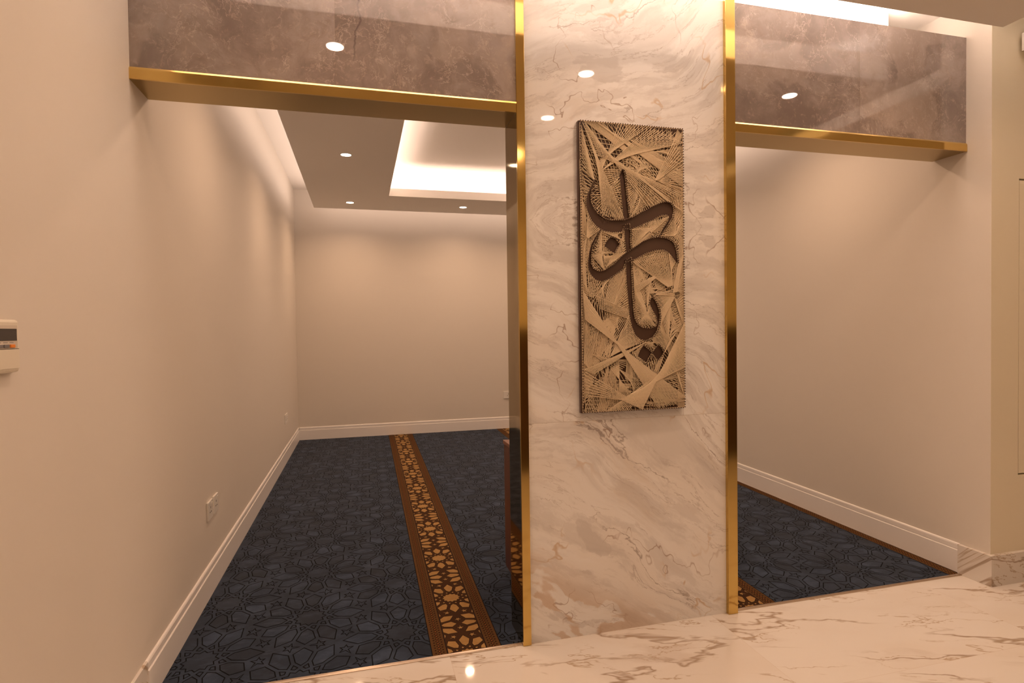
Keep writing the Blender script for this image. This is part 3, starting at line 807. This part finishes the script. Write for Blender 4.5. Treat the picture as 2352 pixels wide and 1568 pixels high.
def cord(p, q, h0, h1, r=.0017):
    a, c = Vector(A(*p, h0)), Vector(A(*q, h1))
    d = c-a
    if d.length < .003: return
    d.normalize()
    s_ = Vector((0, 1, 0)).cross(d).normalized()
    t_ = d.cross(s_)
    n = len(b.v)
    for e in (a, c):
        for i in range(5):
            an = 2*math.pi*i/5
            b.v.append(tuple(e+s_*r*math.cos(an)+t_*r*math.sin(an)))
    for i in range(5):
        j = (i+1) % 5
        b.f.append((n+i, n+j, n+5+j, n+5+i)); b.k.append(0)
def fan_strings(a0, a1, b0, b1, n, layer):
    h = .003+.0026*layer
    n = max(5, int(n*.62))
    for i in range(n):
        t_ = i/(n-1)
        p = (a0[0]+(a1[0]-a0[0])*t_, a0[1]+(a1[1]-a0[1])*t_)
        q = (b0[0]+(b1[0]-b0[0])*t_, b0[1]+(b1[1]-b0[1])*t_)
        for c, d in clip_out(p, q): cord(c, d, h+rnd.uniform(-.0004, .0004), h+rnd.uniform(-.0004, .0004))
for f in ART['F']:
    fan_strings(f[0:2], f[2:4], f[4:6], f[6:8], f[8], f[9])
# lowest layer: loose fans from border to border
def rim(t_):
    t_ = (t_ % 1.)*3920
    if t_ < 560: return (t_, 5)
    if t_ < 1960: return (555, t_-560)
    if t_ < 2520: return (2520-t_, 1395)
    return (5, 3920-t_)
for k in range(34):
    s_ = k/34.+rnd.uniform(-.01, .01)
    e_ = s_+rnd.uniform(.18, .55)
    fan_strings(rim(s_), rim(s_+.045), rim(e_), rim(e_+rnd.uniform(-.05, .05)), 15, rnd.choice((0, 0, 1)))
web = b.build('string_web', M['cord'], art, smooth=True, fix=False)
tag(web, 'crossing fans of tan cord', kind='stuff')
# nails along the border and around every stroke
def along(pts, step, closed=True):
    out = []
    carry = 0.
    for i in range(len(pts) if closed else len(pts)-1):
        p, q = pts[i], pts[(i+1) % len(pts)]
        L = math.hypot(q[0]-p[0], q[1]-p[1])
        s_ = carry
        while s_ < L:
            out.append((p[0]+(q[0]-p[0])*s_/L, p[1]+(q[1]-p[1])*s_/L)); s_ += step
        carry = s_-L
    return out
border = along([(5, 5), (555, 5), (555, 1395), (5, 1395)], 13.)
inner_n = []
for s in STROKES: inner_n += along(s, 11.)
def nail(b, u, v, L=.0185, r=.0014):
    c = A(u, v, 0)
    b.lathe([(r, .001), (r, -L+.0015), (r*1.9, -L+.0012), (r*1.9, -L), (.0001, -L)], c, 7, axis='y')
border.sort(key=lambda p: (p[0] > 6, p[1]))
proto = MB(); nail(proto, *border[0])
pn = proto.build('nail', M['nail'], art)
p0 = Vector(A(*border[0], 0))
for u, v in border[1:100]:
    c = pn.copy(); COL.objects.link(c)
    c.location = Vector(A(u, v, 0))-p0
    c.parent = art
b = MB()
for u, v in border[100:]+inner_n: nail(b, u, v)
tag(b.build('nail', M['nail'], art), 'remaining small dark nails along the border and the strokes', kind='stuff')
# cord laced along the border nails and around the strokes
b = MB()
for h in (.006, .011):
    for i, (p, q) in enumerate(zip(along([(5, 5), (555, 5), (555, 1395), (5, 1395)], 6.5), along([(5, 5), (555, 5), (555, 1395), (5, 1395)], 6.5)[1:])):
        cord(p, q, h+(.003 if i % 2 else 0), h+(0 if i % 2 else .003), .0013)
for s in STROKES:
    pp = along(s, 5.5)
    for i in range(len(pp)):
        cord2 = (pp[i-1], pp[i])
        cord(cord2[0], cord2[1], .008+(.004 if i % 2 else 0), .008+(0 if i % 2 else .004), .0012)
b.build('edge_lacing', M['cord'], art, smooth=True, fix=False)
